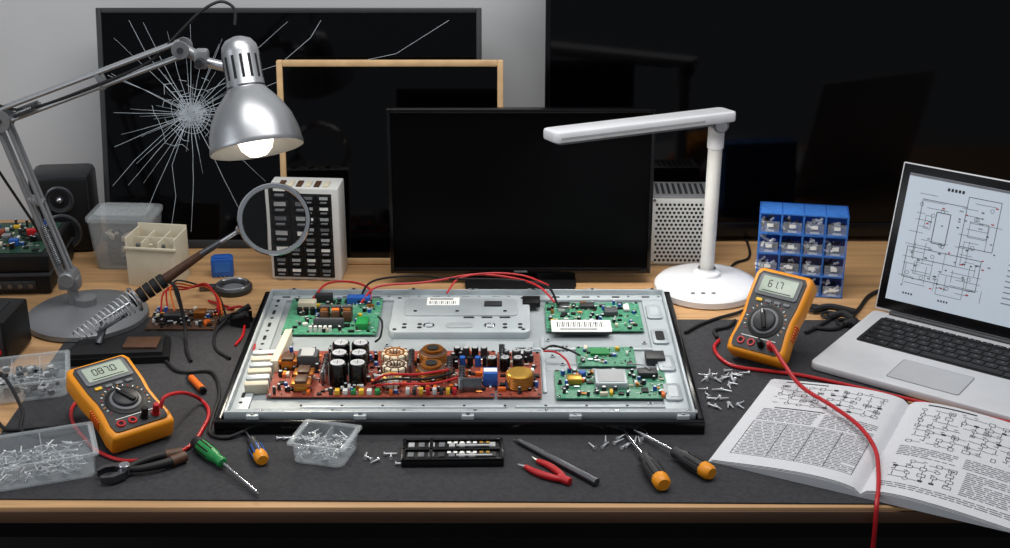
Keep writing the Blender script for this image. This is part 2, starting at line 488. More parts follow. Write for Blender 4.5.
b.box((-.05, 1.945, zt+.012), (.03, .004, .022), 'steeldk', .0008)
for i in range(8): b.box((-.145+i*.010, 1.938, zt+.005), (.006, .008, .010), ('whitepl', 'dkgrey', 'yellow', 'red')[i % 4], .0006)
for i in range(6): b.box((-.25+i*.012, 1.938, zt+.004), (.007, .009, .008), ('yellow', 'whitepl', 'green')[i % 3], .0006)
# right hand boards
pcb(b, .068, .228, 2.168, 2.285, .022, 'pcb', 150, 21)
b.box((.178, 2.235, .029), (.022, .022, .008), 'ferrite', .001); b.box((.10, 2.255, .029), (.018, .022, .010), 'steel', .001)
b.box((.14, 2.262, .028), (.024, .016, .006), 'dkgrey', .001); b.box((.205, 2.255, .027), (.010, .022, .005), 'whitepl', .001)
b.box((.125, 2.172, .0305), (.098, .046, .001), 'label'); b.box((.125, 2.172, .027), (.085, .04, .006), 'dkgrey')
for i in range(26): b.box((.086+i*.003, 2.177, .0313), (.0008+.001*(i % 3 == 0), .020, .0003), 'ink')
for i in range(2): b.box((.12, 2.160-i*.004, .0313), (.06, .0012, .0003), 'ink')
pcb(b, .113, .205, 2.035, 2.105, .022, 'pcb', 50, 22, .004)
b.box((.235, 2.06, .027), (.03, .03, .010), 'dkgrey', .001); b.box((.15, 2.08, .0265), (.03, .02, .004), 'green')
pcb(b, .076, .245, 1.925, 2.02, .022, 'pcb', 130, 23)
b.box((.16, 1.978, .0295), (.048, .05, .010), 'pan2', .001); b.box((.16, 1.978, .0348), (.04, .04, .0005), 'labeldk')
b.box((.105, 1.975, .030), (.022, .018, .009), 'gold', .001); b.box((.218, 2.00, .029), (.03, .02, .009), 'dkgrey', .001)
b.zc(.118, 1.995, .024, .034, .006, 'blue', 14, .001)
def w(pts, r, k): b.tube(pts, r, k, n=7, sm=6)
w([(-.20,1.965,.03),(-.175,1.95,.05),(-.13,1.945,.053),(-.09,1.965,.05),(-.085,2.0,.035)], .002, 'red')
w([(-.20,1.96,.03),(-.17,1.94,.048),(-.12,1.935,.05),(-.08,1.955,.05),(-.078,2.0,.035)], .002, 'black')
w([(-.195,1.955,.03),(-.16,1.93,.045),(-.11,1.928,.046),(-.07,1.95,.045)], .0018, 'red')
w([(-.245,2.27,.03),(-.22,2.305,.045),(-.15,2.315,.048),(-.11,2.325,.05),(-.05,2.345,.052),(.02,2.33,.05),(.06,2.30,.046),(.085,2.27,.03)], .002, 'red')
w([(-.25,2.275,.03),(-.23,2.33,.045),(-.16,2.355,.045),(-.10,2.33,.05),(0,2.325,.05),(.07,2.31,.045),(.09,2.26,.03)], .002, 'black')
w([(-.33,2.28,.03),(-.31,2.33,.04),(-.27,2.34,.04),(-.235,2.31,.04),(-.23,2.28,.03)], .002, 'red')
w([(-.10,2.30,.035),(-.08,2.33,.05),(-.03,2.345,.054),(.03,2.34,.052),(.075,2.31,.046)], .0018, 'red')
w([(-.21,2.20,.035),(-.20,2.16,.042),(-.20,2.12,.035),(-.205,2.09,.04)], .0018, 'black')
w([(.06,2.06,.04),(.075,2.075,.04),(.10,2.07,.035),(.118,2.06,.03)], .0018, 'black')
w([(.06,2.055,.04),(.08,2.05,.04),(.095,2.02,.04),(.10,2.0,.035)], .0016, 'red')
w([(-.36,2.02,.03),(-.37,2.06,.035),(-.395,2.075,.03),(-.40,2.11,.026)], .0016, 'red')
w([(.19,2.03,.03),(.21,2.015,.035),(.222,2.00,.034)], .0015, 'steel')
b.done()

# ------------------------------------------------------------------ architect lamp
b = B('architect_desk_lamp')
bx, by = -.713, 2.27
b.lathe([(0,0),(.100,0),(.103,.004),(.102,.011),(.094,.016),(.06,.021),(.03,.026),(.018,.028),(.018,.04),(0,.04)], 'lampgrey', Matrix.Translation((bx, by, 0)), 48)
J = Vector((-.738, 2.275, .075)); E = Vector((-.826, 2.30, .345)); H = Vector((-.505, 2.235, .478))
b.cyl((bx-.02, by+.003, .015), (bx-.022, by+.003, .062), .009, 'lampgrey', ch=.001)
b.box((J.x, J.y, .066), (.036, .026, .022), 'lampgrey', .004)
b.cyl(J+Vector((0, -.020, 0)), J+Vector((0, .020, 0)), .014, 'lampgrey', ch=.002)
def arm(p, q, off, k='lampgrey', wd=.0036):
    p = Vector(p); q = Vector(q); d = (q-p).normalized(); s_ = d.cross(Vector((0, 1, 0))).normalized()
    for o in (-off, off):
        for yy in (-.008, .008):
            b.cyl(p+s_*o+Vector((0, yy, 0)), q+s_*o+Vector((0, yy, 0)), wd, k, n=8)
    return s_
s1 = arm(J+Vector((-.004, 0, .008)), E, .009)
s2 = arm(E+Vector((.004, 0, .006)), H, .011)
d1 = (E-J).normalized(); d2 = (H-E).normalized()
for yy in (-.016, .016):
    b.helix(J+d1*.03+Vector((0, yy, 0)), J+d1*.10+Vector((0, yy, 0)), .0052, 22, .0010, 'steeldk')
    b.cyl(J+d1*.10+Vector((0, yy, 0)), J+d1*.2+Vector((0, yy, 0)), .001, 'steel', n=6)
    b.helix(E+d2*.03+Vector((0, yy, 0)), E+d2*.07+Vector((0, yy, 0)), .0042, 14, .0009, 'steeldk')
for c, rr in ((E, .019), (H, .014)):
    for yy in (-.014, .014):
        b.cyl(c+Vector((0, yy-.002, 0)), c+Vector((0, yy+.002, 0)), rr, 'lampgrey', n=20)
    b.cyl(c-Vector((0, .019, 0)), c+Vector((0, .019, 0)), .005, 'steeldk', n=12)
b.box(tuple(J+d1*.14), (.026, .022, .010), 'lampgrey', .002, (0, D(18), 0))
b.box(tuple(E+d2*.20), (.010, .022, .030), 'lampgrey', .002, (0, D(-22), 0))
O = Vector((-.386, 2.165, .336)); C = Vector((-.420, 2.245, .498)); ax = (C-O).normalized()
X = Matrix.Translation(O) @ frame_from(ax)
b.lathe([(.0725,-.002),(.0735,0),(.0725,.006),(.070,.025),(.063,.048),(.052,.068),(.040,.083),(.032,.092),(.0295,.097),(.0295,.152),(.0275,.164),(.021,.173),(.010,.178),(0,.1785)], 'lampsilver', X, 48)
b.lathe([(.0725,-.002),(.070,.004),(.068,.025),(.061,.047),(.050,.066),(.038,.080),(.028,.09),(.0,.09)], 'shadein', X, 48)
b.lathe([(.0306,.093),(.0306,.098)], 'steeldk', X, 40)
for i in range(14):
    a = 2*pi*i/14
    Y = X @ Matrix.Rotation(a, 4, 'Z')
    b.add([(.0296,-.0022,.108),(.0300,-.0022,.108),(.0300,.0022,.108),(.0296,.0022,.108),(.0296,-.0022,.145),(.0300,-.0022,.145),(.0300,.0022,.145),(.0296,.0022,.145)],
          [(0,3,2,1),(4,5,6,7),(0,1,5,4),(1,2,6,5),(2,3,7,6),(3,0,4,7)], 'hole', Y)
b.lathe([(0,-.014),(.014,-.011),(.024,-.001),(.029,.014),(.026,.034),(.016,.054),(.013,.088),(0,.088)], 'bulb', X, 24)
N = O+ax*.130
b.cyl(H, H+Vector((.022, -.002, -.012)), .009, 'lampgrey', n=14)
b.box(tuple(H+Vector((.030, -.003, -.016))), (.022, .024, .03), 'lampgrey', .005)
b.cyl(H+Vector((.03, -.003, -.02)), N+Vector((-.022, 0, 0)), .008, 'steel', n=14)
b.cyl(H+Vector((.03, -.03, -.018)), H+Vector((.03, .025, -.018)), .007, 'dkgrey', n=14)
b.tube([tuple(C+ax*.015), (-.424,2.26,.535), (-.445,2.26,.546), (-.475,2.25,.532), (-.51,2.245,.50), (-.56,2.24,.455), (-.66,2.255,.41), (-.78,2.285,.365), (-.85,2.30,.37), (-.87,2.31,.31), (-.80,2.33,.14), (-.765,2.36,.02), (-.78,2.365,.004)], .0024, 'rubber')
b.done()

# ------------------------------------------------------------------ white LED lamp
b = B('led_desk_lamp')
lx, ly = .360, 2.397
b.lathe([(0,0),(.089,0),(.0925,.003),(.0925,.013),(.088,.018),(.078,.020),(0,.024)], 'white', Matrix.Translation((lx, ly, 0)), 56)
b.lathe([(.026,.020),(.024,.029),(.0175,.033),(.0165,.037)], 'white', Matrix.Translation((.362, 2.415, 0)), 24)
b.cyl((.362, 2.415, .020), (.366, 2.42, .285), .0125, 'whitepl', n=24)
b.cyl((.3655, 2.4195, .258), (.366, 2.42, .298), .0145, 'white', n=24, ch=.002)
b.cyl((.370, 2.395, .306), (.370, 2.445, .306), .014, 'grey', n=24, ch=.002)
b.cyl((.370, 2.390, .306), (.370, 2.396, .306), .010, 'steel', n=20)
p0 = Vector((.388, 2.425, .318)); p1 = Vector((.070, 2.25, .331))
d = (p0-p1); L = d.length
c = (p0+p1)/2
yaw = math.atan2(d.y, d.x)
b.T = Matrix.Translation(c) @ Euler((0, 0, yaw)).to_matrix().to_4x4() @ Matrix.Rotation(D(2), 4, 'Y') @ Matrix.Rotation(D(-3), 4, 'X')
b.rbox((0, 0, 0), (L, .050, .018), 'white', .012, .004)
b.rbox((-.02, 0, -.010), (L*.84, .040, .005), 'grey', .006, .0008)
b.rbox((-.02, 0, -.0125), (L*.80, .030, .002), 'ledstrip', .006, .0005)
b.box((-.03, -.0248, -.0015), (L*.78, .0012, .0035), 'labeldk')
b.T = Matrix()
for i in range(3): b.zc(.328+i*.018, 2.334, .0195, .0215, .004, 'grey', 14)
b.tube([(.41,2.47,.008),(.43,2.52,.004),(.46,2.55,.003),(.47,2.62,.003),(.47,2.76,.003)], .0024, 'rubber')
b.done()

# ------------------------------------------------------------------ iron stand + magnifier
b = B('soldering_iron_stand')
b.prism([(-.705,2.075),(-.535,2.09),(-.548,2.165),(-.575,2.19),(-.63,2.155),(-.695,2.152)], .0025, .014, 'black')
b.prism([(-.695,2.082),(-.546,2.096),(-.557,2.16),(-.578,2.18),(-.634,2.147),(-.686,2.144)], .014, .020, 'rubber')
b.box((-.585, 2.125, .022), (.055, .04, .005), 'brown', .002)
b.cyl((-.655, 2.125, .02), (-.650, 2.150, .045), .006, 'steeldk')
b.helix((-.688, 2.118, .036), (-.606, 2.185, .072), .009, 13, .0012, 'captop', .0195)
b.torus((-.606, 2.185, .072), .0205, .0022, 'chrome', axis=(.088, .07, .037), n=24)
b.tube([(-.655,2.125,.04),(-.63,2.14,.052),(-.618,2.17,.052)], .003, 'steeldk')
b.done()
b = B('magnifying_glass')
c = Vector((-.3756, 2.22, .199)); n = (Vector((.05, -.1, 1.1))-c).normalized()
X = Matrix.Translation(c) @ frame_from(n)
b.lathe([(.0515,-.006),(.0575,-.007),(.0595,-.004),(.0595,.004),(.0575,.007),(.0515,.006),(.0505,0),(.0515,-.006)], 'chrome', X, 48)
b.lathe([(0,-.0035),(.02,-.0031),(.04,-.0016),(.0512,0),(.04,.0016),(.02,.0031),(0,.0035)], 'glass', X, 48)
e = Vector((-.432, 2.222, .180)); h1 = Vector((-.497, 2.217, .140)); h2 = Vector((-.560, 2.208, .098)); h3 = Vector((-.612, 2.185, .068))
b.cyl(e, h1, .0035, 'steel', n=12); b.box(tuple(e), (.014, .012, .012), 'steel', .002)
b.cyl(h1+(e-h1)*.5, h1, .005, 'steeldk', .006, n=12)
b.cyl(h1, h2, .0065, 'brown', .009, n=16, ch=.001)
for i in range(5):
    p = h2+(h3-h2)*i/5
    b.cyl(p, p+(h3-h2)*.17, .0135-.0006*abs(i-2), 'rubber', .0125, n=18, ch=.001)
b.cyl(h3, h3+Vector((-.05, -.040, -.022)), .004, 'steel', .002, n=10)
b.tube([tuple(h2), (-.54,2.20,.085), (-.53,2.19,.03), (-.525,2.17,.006), (-.515,2.13,.006), (-.50,2.09,.006)], .0028, 'rubber')
b.done()

# ------------------------------------------------------------------ drawer cabinet
b = B('parts_drawer_cabinet', (-.3585, 2.478, 0), (0, 0, D(-4)))
W, Hh, Dp = .128, .176, .065
b.bb(-W/2, W/2, -Dp/2, Dp/2, 0, Hh, 'whitepl', .003)
b.bb(-W/2+.005, W/2-.012, -Dp/2-.0005, -Dp/2+.004, .006, Hh-.010, 'hole')
for r_ in range(8):
    for q in range(4):
        x = -W/2+.0062+(q+.5)*.02745; zz = .007+(r_+.5)*.0198
        b.box((x, -Dp/2-.001, zz), (.0242, .006, .0168), 'black', .0015)
        b.box((x, -Dp/2-.0045, zz+.0035), (.015, .0012, .005), ('labeldk', 'label', 'labeldk', 'grey')[(r_*3+q) % 4])
        b.box((x, -Dp/2-.006, zz-.004), (.012, .005, .0022), 'grey', .0005)
for i in range(6): b.box((-.04+i*.016, -.01, Hh+.001), (.010, .03, .003), 'cream' if i % 2 else 'brown', .0005)
b.done()

# speaker
b = B('bookshelf_speaker', (-.842, 2.625, 0), (0, 0, D(6)))
b.box((0, 0, .077), (.114, .09, .154), 'speaker', .012)
b.box((0, -.0445, .077), (.100, .004, .138), 'black', .001)
for zz, rr in ((.108, .026), (.045, .034)):
    Xs = Matrix.Translation((0, -.0465, zz)) @ frame_from((0, -1, 0))
    b.lathe([(rr, -.003), (rr, .003), (rr*.9, .004), (rr*.85, .001), (rr*.3, -.002), (rr*.28, .002), (0, .005)], 'dkgrey', Xs, 32)
    b.lathe([(rr*.98, .003), (rr*1.05, .002), (rr*1.05, 0)], 'steeldk', Xs, 32)
    b.sphere((0, -.049, zz), rr*.25, 'steel', 14)
b.done()

# left opened device
b = B('opened_disc_player', (-.935, 2.455, 0), (0, 0, D(3)))
b.bb(-.13, .125, -.085, .10, .004, .036, 'black', .003)
b.bb(-.132, .127, -.088, .103, .036, .040, 'dkgrey', .001)
b.bb(-.10, .10, -.0885, -.086, .012, .028, 'dkgrey', .001)
for i in range(5): b.cyl((.02+i*.018, -.086, .02), (.02+i*.018, -.092, .02), .0045, 'steeldk', n=12)
for x in (-.12, .115):
    for y in (-.07, .08): b.zc(x, y, 0, .005, .008, 'rubber')
b.bb(-.13, .125, -.08, .10, .042, .072, 'black', .002)
b.bb(-.124, .119, -.074, .094, .0715, .0725, 'hole')
pcb(b, -.115, .112, -.068, .088, .073, 'pcbdk', 220, 31, .014)
for i in range(8): b.box((-.04+i*.019, .02-.025*(i % 3), .081), (.016, .012, .012), ('copper', 'red', 'ferrite', 'pcbred', 'steel', 'blue', 'red', 'dkgrey')[i], .001)
b.done()

b = B('bench_power_supply', (-.846, 2.13, 0), (0, 0, D(-4)))
b.box((0, 0, .042), (.13, .10, .076), 'black', .005)
b.box((0, -.0505, .045), (.118, .003, .064), 'dkgrey', .001)
b.box((.030, -.0525, .060), (.046, .002, .022), 'hole'); b.box((.030, -.0525, .060), (.050, .001, .026), 'grey')
seg_x = [.016, .027, .038]
for i in range(3):
    b.box((seg_x[i], -.0545, .060), (.006, .001, .0016), 'led'); b.box((seg_x[i], -.0545, .066), (.006, .001, .0016), 'led'); b.box((seg_x[i]+.003, -.0545, .063), (.0014, .001, .006), 'led'); b.box((seg_x[i]-.003, -.0545, .057), (.0014, .001, .006), 'led')
for x in (-.03, .0, .03): b.cyl((x, -.052, .028), (x, -.064, .028), .007, 'steeldk', n=16, ch=.001)
b.cyl((.050, -.052, .028), (.050, -.062, .028), .006, 'red', n=16)
for x in (-.05, .05):
    for y in (-.04, .04): b.zc(x, y, 0, .006, .007, 'rubber')
for i in range(6): b.box((-.04+i*.016, 0, .0805), (.007, .06, .001), 'hole')
b.done()

def tub(b, w0, d0, w1, d1, h, k, th=.002):
    def ring(w, d, z, r=.012):
        pts = []
        for cx, cy, a0 in ((w/2-r, d/2-r, 0), (-w/2+r, d/2-r, 90), (-w/2+r, -d/2+r, 180), (w/2-r, -d/2+r, 270)):
            for i in range(5):
                a = D(a0+i*22.5); pts.append((cx+r*math.cos(a), cy+r*math.sin(a), z))
        return pts
    n = 20
    vs = ring(w0, d0, 0)+ring(w1, d1, h)+ring(w1-2*th, d1-2*th, h)+ring(w0-2*th, d0-2*th, th)
    fs = [list(range(n))[::-1]]
    for q in range(3): fs += [[q*n+i, q*n+(i+1) % n, (q+1)*n+(i+1) % n, (q+1)*n+i] for i in range(n)]
    fs.append([3*n+i for i in range(n)])
    b.add(vs, fs, k)
b = B('plastic_storage_tub', (-.705, 2.533, 0), (0, 0, D(-3)))
tub(b, .105, .075, .120, .088, .095, 'frost')
b.rbox((0, 0, .098), (.126, .094, .010), 'frost', .014, .003)
b.rbox((0, 0, .105), (.10, .07, .005), 'frost', .012, .002)
for i in range(34):
    b.box((R.uniform(-.036, .036), R.uniform(-.025, .020), .010+.007*(i % 8)), (R.uniform(.012, .03), R.uniform(.01, .02), .010), R.choice(['dkgrey', 'grey', 'brown', 'steeldk', 'black', 'cream']), .001, (R.uniform(-.3, .3), R.uniform(-.3, .3), R.uniform(0, 3)))
b.done()

b = B('component_caddy', (-.628, 2.445, 0), (0, 0, D(-8)))
b.bb(-.046, .046, -.033, .033, 0, .006, 'cream', .001)
for x in (-.0445, -.015, .015, .0445): b.bb(x-.0015, x+.0015, -.033, .033, .004, .092 if abs(x) > .04 else .085, 'cream', .0006)
b.bb(-.046, .046, -.034, -.031, .004, .072, 'cream', .0008)
b.bb(-.046, .046, .031, .034, .004, .098, 'cream', .0008)
b.bb(-.046, .046, -.0015, .0015, .004, .084, 'cream', .0006)
b.box((0, -.034, .073), (.097, .006, .006), 'cream', .002)
b.bb(-.043, .043, -.03, .03, .006, .05, 'brown')
for i in range(6): b.box((-.03+i*.012, -.015+.03*(i % 2), .062), (.006, .006, .03), R.choice(['whitepl', 'cream', 'grey']), .001, (D(8), D(5), 0))
b.done()

b = B('relay_module', (-.518, 2.47, 0), (0, 0, D(8)))
b.box((0, 0, .018), (.040, .026, .036), 'blue', .003); b.box((0, -.0135, .02), (.028, .001, .018), 'bluetr')
b.box((0, 0, .037), (.03, .018, .003), 'blue', .001)
for i in range(4): b.box((-.012+i*.008, -.015, .003), (.002, .006, .002), 'steel')
b.done()
b = B('jewellers_loupe', (-.486, 2.395, 0), (0, 0, D(10)))
b.lathe([(.020,0),(.032,0),(.034,.003),(.034,.010),(.030,.013),(.022,.013),(.020,.010),(.020,0)], 'dkgrey', None, 32)
b.lathe([(0,.003),(.021,.004),(.021,.006),(0,.010)], 'grey', None, 32)
b.box((-.045, .01, .006), (.03, .014, .008), 'steeldk', .002); b.torus((0, 0, .013), .028, .0022, 'steel')
b.done()

b = B('circuit_board_with_wires')
pcb(b, -.603, -.487, 2.215, 2.30, .004, 'brown', 90, 41, .012)
b.bb(-.600, -.490, 2.218, 2.297, .0, .004, 'dkgrey')
b.box((-.56, 2.255, .012), (.03, .02, .012), 'steeldk', .001); b.box((-.52, 2.27, .011), (.02, .02, .01), 'copper', .001)
for i in range(4):
    k = ['red', 'red', 'orange2', 'rubber'][i]
    o = i*.006
    b.tube([(-.59+o*2, 2.28, .008), (-.59+o, 2.32, .03+o), (-.56+o, 2.355+o, .02), (-.525, 2.355, .03-o*.5), (-.50, 2.32+o, .012), (-.495+o, 2.27, .008)], .0017, k, n=6, sm=6)
b.done()
b = B('alligator_clip')
b.tube([(-.482,2.235,.01),(-.465,2.25,.014),(-.45,2.245,.016)], .005, 'rubber')
for s_ in (-1, 1):
    b.prism([(-.462,2.236+.004*s_),(-.44,2.238+.014*s_),(-.428,2.238+.012*s_),(-.44,2.238+.003*s_)], .004, .024, 'black')
    b.tube([(-.462,2.24,.014),(-.447,2.24+.012*s_,.022),(-.432,2.24+.016*s_,.030)], .0055, 'rubber')
b.tube([(-.47,2.24,.012),(-.482,2.20,.005),(-.47,2.14,.004),(-.44,2.10,.006)], .0026, 'rubber')
b.done()

# ------------------------------------------------------------------ multimeters
SEG = {'0':'abcdef','1':'bc','2':'abged','3':'abgcd','4':'fgbc','5':'afgcd','6':'afgedc','7':'abc','8':'abcdefg','9':'abcfgd'}
def seg7(b, txt, x, y, z, h, k):
    w_ = h*.5; t = h*.11
    for ch in txt:
        if ch == '.':
            b.box((x-w_*.1, y, z), (t, t, .0004), k); x += w_*.15; continue
        for s_ in SEG[ch]:
            cx, cy, dx, dy = {'a':(.5,1,1,0),'g':(.5,.5,1,0),'d':(.5,0,1,0),'f':(0,.75,0,1),'b':(1,.75,0,1),'e':(0,.25,0,1),'c':(1,.25,0,1)}[s_]
            b.box((x+cx*w_, y+cy*h, z), (w_*.8 if dx else t, h*.42 if dy else t, .0004), k)
        x += w_*1.5
def meter(name, loc, yaw, tilt, W, L, txt):
    b = B(name, loc, (D(tilt), 0, D(yaw)))
    T = .034
    out = [(-.48,0.02),(-.44,0),(.44,0),(.48,.02),(.50,.12),(.47,.30),(.46,.45),(.49,.62),(.50,.93),(.46,.985),(.40,1),(-.40,1),(-.46,.985),(-.50,.93),(-.49,.62),(-.46,.45),(-.47,.30),(-.50,.12)]
    bm = bmesh.new()
    vs = [bm.verts.new((x*W, y*L, 0)) for x, y in out]; f = bm.faces.new(vs)
    r_ = bmesh.ops.extrude_face_region(bm, geom=[f]); bmesh.ops.translate(bm, vec=(0, 0, T), verts=[v for v in r_['geom'] if isinstance(v, bmesh.types.BMVert)])
    bmesh.ops.bevel(bm, geom=[e for e in bm.edges if abs((e.verts[0].co-e.verts[1].co).z) < 1e-6], offset=.006, segments=3, profile=.5, affect='EDGES')
    b.addbm(bm, 'orange')
    for sx in (-1, 1):
        for i in range(6): b.box((sx*W*.468, L*(.30+.03*i), T*.5), (.005, .0025, T*.5), 'orange2', .0006)
    ins = [(-.40,.06),(-.36,.045),(.36,.045),(.40,.06),(.42,.14),(.385,.32),(.38,.45),(.41,.60),(.42,.90),(.37,.95),(-.37,.95),(-.42,.90),(-.41,.60),(-.38,.45),(-.385,.32),(-.42,.14)]
    b.prism([(x*W, y*L) for x, y in ins], T-.002, T+.0022, 'dkgrey')
    z = T+.0022
    b.rbox((0, L*.795, z+.001), (W*.74, L*.25, .003), 'grey', .005, .0008)
    b.rbox((0, L*.80, z+.0022), (W*.62, L*.19, .003), 'lcd', .002, .0004)
    seg7(b, txt, -W*.18, L*.775, z+.0039, L*.075, 'lcdink')
    b.box((0, L*.725, z+.0039), (W*.5, .0012, .0004), 'lcdink')
    for i in range(4): b.rbox((-W*.24+i*W*.16, L*.615, z+.001), (W*.11, L*.035, .003), ('yellow', 'grey', 'grey', 'grey')[i], .002, .0006)
    cy = L*.385; r0 = W*.29
    b.lathe([(0,z-.001),(r0,z-.001),(r0,z+.0012),(r0*.94,z+.0018),(0,z+.0018)], 'black', Matrix.Translation((0, cy, 0)), 36)
    for i in range(20):
        a = D(-120+i*240/19)+pi/2
        x, y = r0*1.16*math.cos(a), cy+r0*1.16*math.sin(a)
        b.box((x, y, z+.0003), (.003, .0013, .0006), ('label', 'orange', 'label', 'red')[i % 4], 0, (0, 0, a))
    b.lathe([(r0*.80,z+.0018),(r0*.78,z+.004),(r0*.70,z+.005),(r0*.0,z+.005)], 'grey', Matrix.Translation((0, cy, 0)), 32)
    b.lathe([(r0*.66,z+.004),(r0*.62,z+.009),(r0*.55,z+.0105),(0,z+.0105)], 'dkgrey', Matrix.Translation((0, cy, 0)), 28)
    b.box((0, cy, z+.012), (r0*.26, r0*1.15, .006), 'black', .002, (0, 0, D(25)))
    b.box((-r0*.2, cy+r0*.42, z+.0152), (.0016, .007, .0006), 'label', 0, (0, 0, D(25)))
    for i in range(4):
        x = -W*.27+i*W*.18; k = ('red', 'red', 'black', 'red')[i]
        Xs = Matrix.Translation((x, L*.125, z))
        b.lathe([(.0038,0),(.0038,.0022),(.0062,.0022),(.0066,0)], k, Xs, 18); b.lathe([(0,.0006),(.0038,.0006)], 'hole', Xs, 14)
    b.box((0, L*.19, z+.0003), (W*.6, .001, .0006), 'label')
    for x, k in ((W*.09, 'black'), (W*.27, 'red')):
        b.cyl((x, L*.125, z), (x, L*.125, z+.018), .0052, k, .0045, n=14, ch=.0008)
    if tilt > 5:
        hgt = L*.72*math.sin(D(tilt))
        p = Vector((0, L*.72, .002))
        q = p+Vector((0, -math.sin(D(tilt))*hgt*.97, -math.cos(D(tilt))*hgt*.97))
        for sx in (-1, 1): b.cyl(p+Vector((sx*W*.25, 0, 0)), q+Vector((sx*W*.22, 0, 0)), .004, 'black', n=10)
        b.cyl(q+Vector((-W*.24, 0, 0)), q+Vector((W*.24, 0, 0)), .004, 'black', n=10)
    return b.done()
m1 = meter('digital_multimeter', (-.512, 1.814, .004), 39, 18, .098, .160, '087.0')
m2 = meter('digital_multimeter', (.402, 2.085, .004), -35, 44, .098, .151, '61.7')

# ------------------------------------------------------------------ laptop
b = B('laptop_computer', (.631, 2.275, 0), (0, 0, D(-36)))
LW, LD = .37, .258
b.rbox((LW/2, -LD/2, .010), (LW, LD, .013), 'alu', .012, .003)
for x in (.03, LW-.03):
    for y in (-.03, -LD+.03): b.zc(x, y, 0, .005, .008, 'rubber')
z = .0167
b.rbox((LW/2, -.082, z), (LW-.05, .112, .0008), 'hole', .006, 0)
for r_ in range(6):
    n = [15, 14, 14, 13, 12, 8][r_]; y = -.033-r_*.0186 if r_ else -.031
    x = .029; tot = LW-.058
    wd = [1]*n
    if r_ == 1: wd[-1] = 1.9
    if r_ == 2: wd[0] = 1.5
    if r_ == 3: wd[0] = 1.8; wd[-1] = 1.8
    if r_ == 4: wd[0] = 2.3; wd[-1] = 2.3
    if r_ == 5: wd = [1, 1, 1, 1.2, 5.5, 1.2, 1, 1]
    u = tot/sum(wd)
    for q in wd:
        b.box((x+q*u/2, y, z+.0012), (q*u-.003, .0155 if r_ else .009, .0022), 'key', .0007)
        if q < 5: b.line((x+q*u/2-.002, y+.001, z+.0023), (x+q*u/2+.0015, y+.001, z+.0023), .0026, 'inklt')
        x += q*u
b.rbox((LW/2-.01, -.200, z), (.115, .075, .0006), 'lampgrey', .005, 0)
b.rbox((LW/2-.01, -.200, z+.0003), (.112, .072, .0006), 'trackpad', .005, 0)
b.cyl((.03, -.004, .016), (LW-.03, -.004, .016), .006, 'dkgrey', n=14)
b.T = Matrix.Translation((0, 0, .018)) @ Matrix.Rotation(D(-15), 4, 'X')
LH = .254
b.box((LW/2, .003, LH/2), (LW, .006, LH), 'alu', .0025)
b.box((LW/2, -.0008, LH/2+.001), (LW-.006, .002, LH-.006), 'blackgl', .0008)
sx0, sx1, sz0, sz1 = .016, LW-.016, .022, LH-.016
b.bb(sx0, sx1, -.0026, -.0015, sz0, sz1, 'laptopscr')
def sl(u0, v0, u1, v1, w_=.0006, k='ink'):
    a = (sx0+u0*(sx1-sx0), -.0028, sz0+v0*(sz1-sz0)); c = (sx0+u1*(sx1-sx0), -.0028, sz0+v1*(sz1-sz0))
    b.line(a, c, w_, k, (0, -1, 0))
def rect(u0, v0, u1, v1, w_=.0006, k='ink'):
    sl(u0, v0, u1, v0, w_, k); sl(u1, v0, u1, v1, w_, k); sl(u1, v1, u0, v1, w_, k); sl(u0, v1, u0, v0, w_, k)
rr = random.Random(12)
rect(.09, .36, .31, .82, .0009); rect(.17, .50, .24, .74, .0012); rect(.06, .20, .43, .44, .0009); rect(.31, .52, .47, .90, .0009); rect(.24, .12, .37, .28)
rect(.11, .24, .20, .33); rect(.34, .60, .43, .72); rect(.12, .60, .15, .70)
for i in range(15):
    v = .16+i*.05; u = rr.uniform(.04, .12); sl(u, v, u+rr.uniform(.04, .14), v); u = rr.uniform(.28, .36); sl(u, v, u+rr.uniform(.05, .16), v)
for i in range(16):
    u = .07+i*.026; v = rr.uniform(.12, .65); sl(u, v, u, v+rr.uniform(.06, .2))
for i in range(46):
    u = rr.uniform(.05, .48); v = rr.uniform(.13, .88); sl(u, v, u+rr.uniform(.008, .016), v, .0020, rr.choice(['ink', 'ink', 'ink', 'red', 'inklt', 'inklt']))
for i in range(14):
    u = rr.uniform(.08, .46); v = rr.uniform(.15, .84)
    q = [(u+.009*math.cos(2*pi*j/10), v+.014*math.sin(2*pi*j/10)) for j in range(11)]
    for a_, c_ in zip(q, q[1:]): sl(*a_, *c_, .0006)
for i in range(10):
    u = rr.uniform(.08, .44); v = rr.uniform(.18, .8)
    for j in range(5): sl(u+j*.004, v+.012*(j % 2), u+(j+1)*.004, v+.012*((j+1) % 2), .0006)
for i in range(5): sl(.20+i*.018, .925, .212+i*.018, .925, .005, 'ink')
for i in range(4): sl(.08+i*.014, .075, .088+i*.014, .075, .003, 'ink'); sl(.26+i*.014, .075, .268+i*.014, .075, .003, 'ink')
for i in range(18):
    v = .88-i*.042; sl(.56, v, .56+rr.uniform(.2, .38), v, .0016, 'inklt')
sl(0, .99, 1, .99, .004, 'inklt')
b.T = Matrix()
b.done()

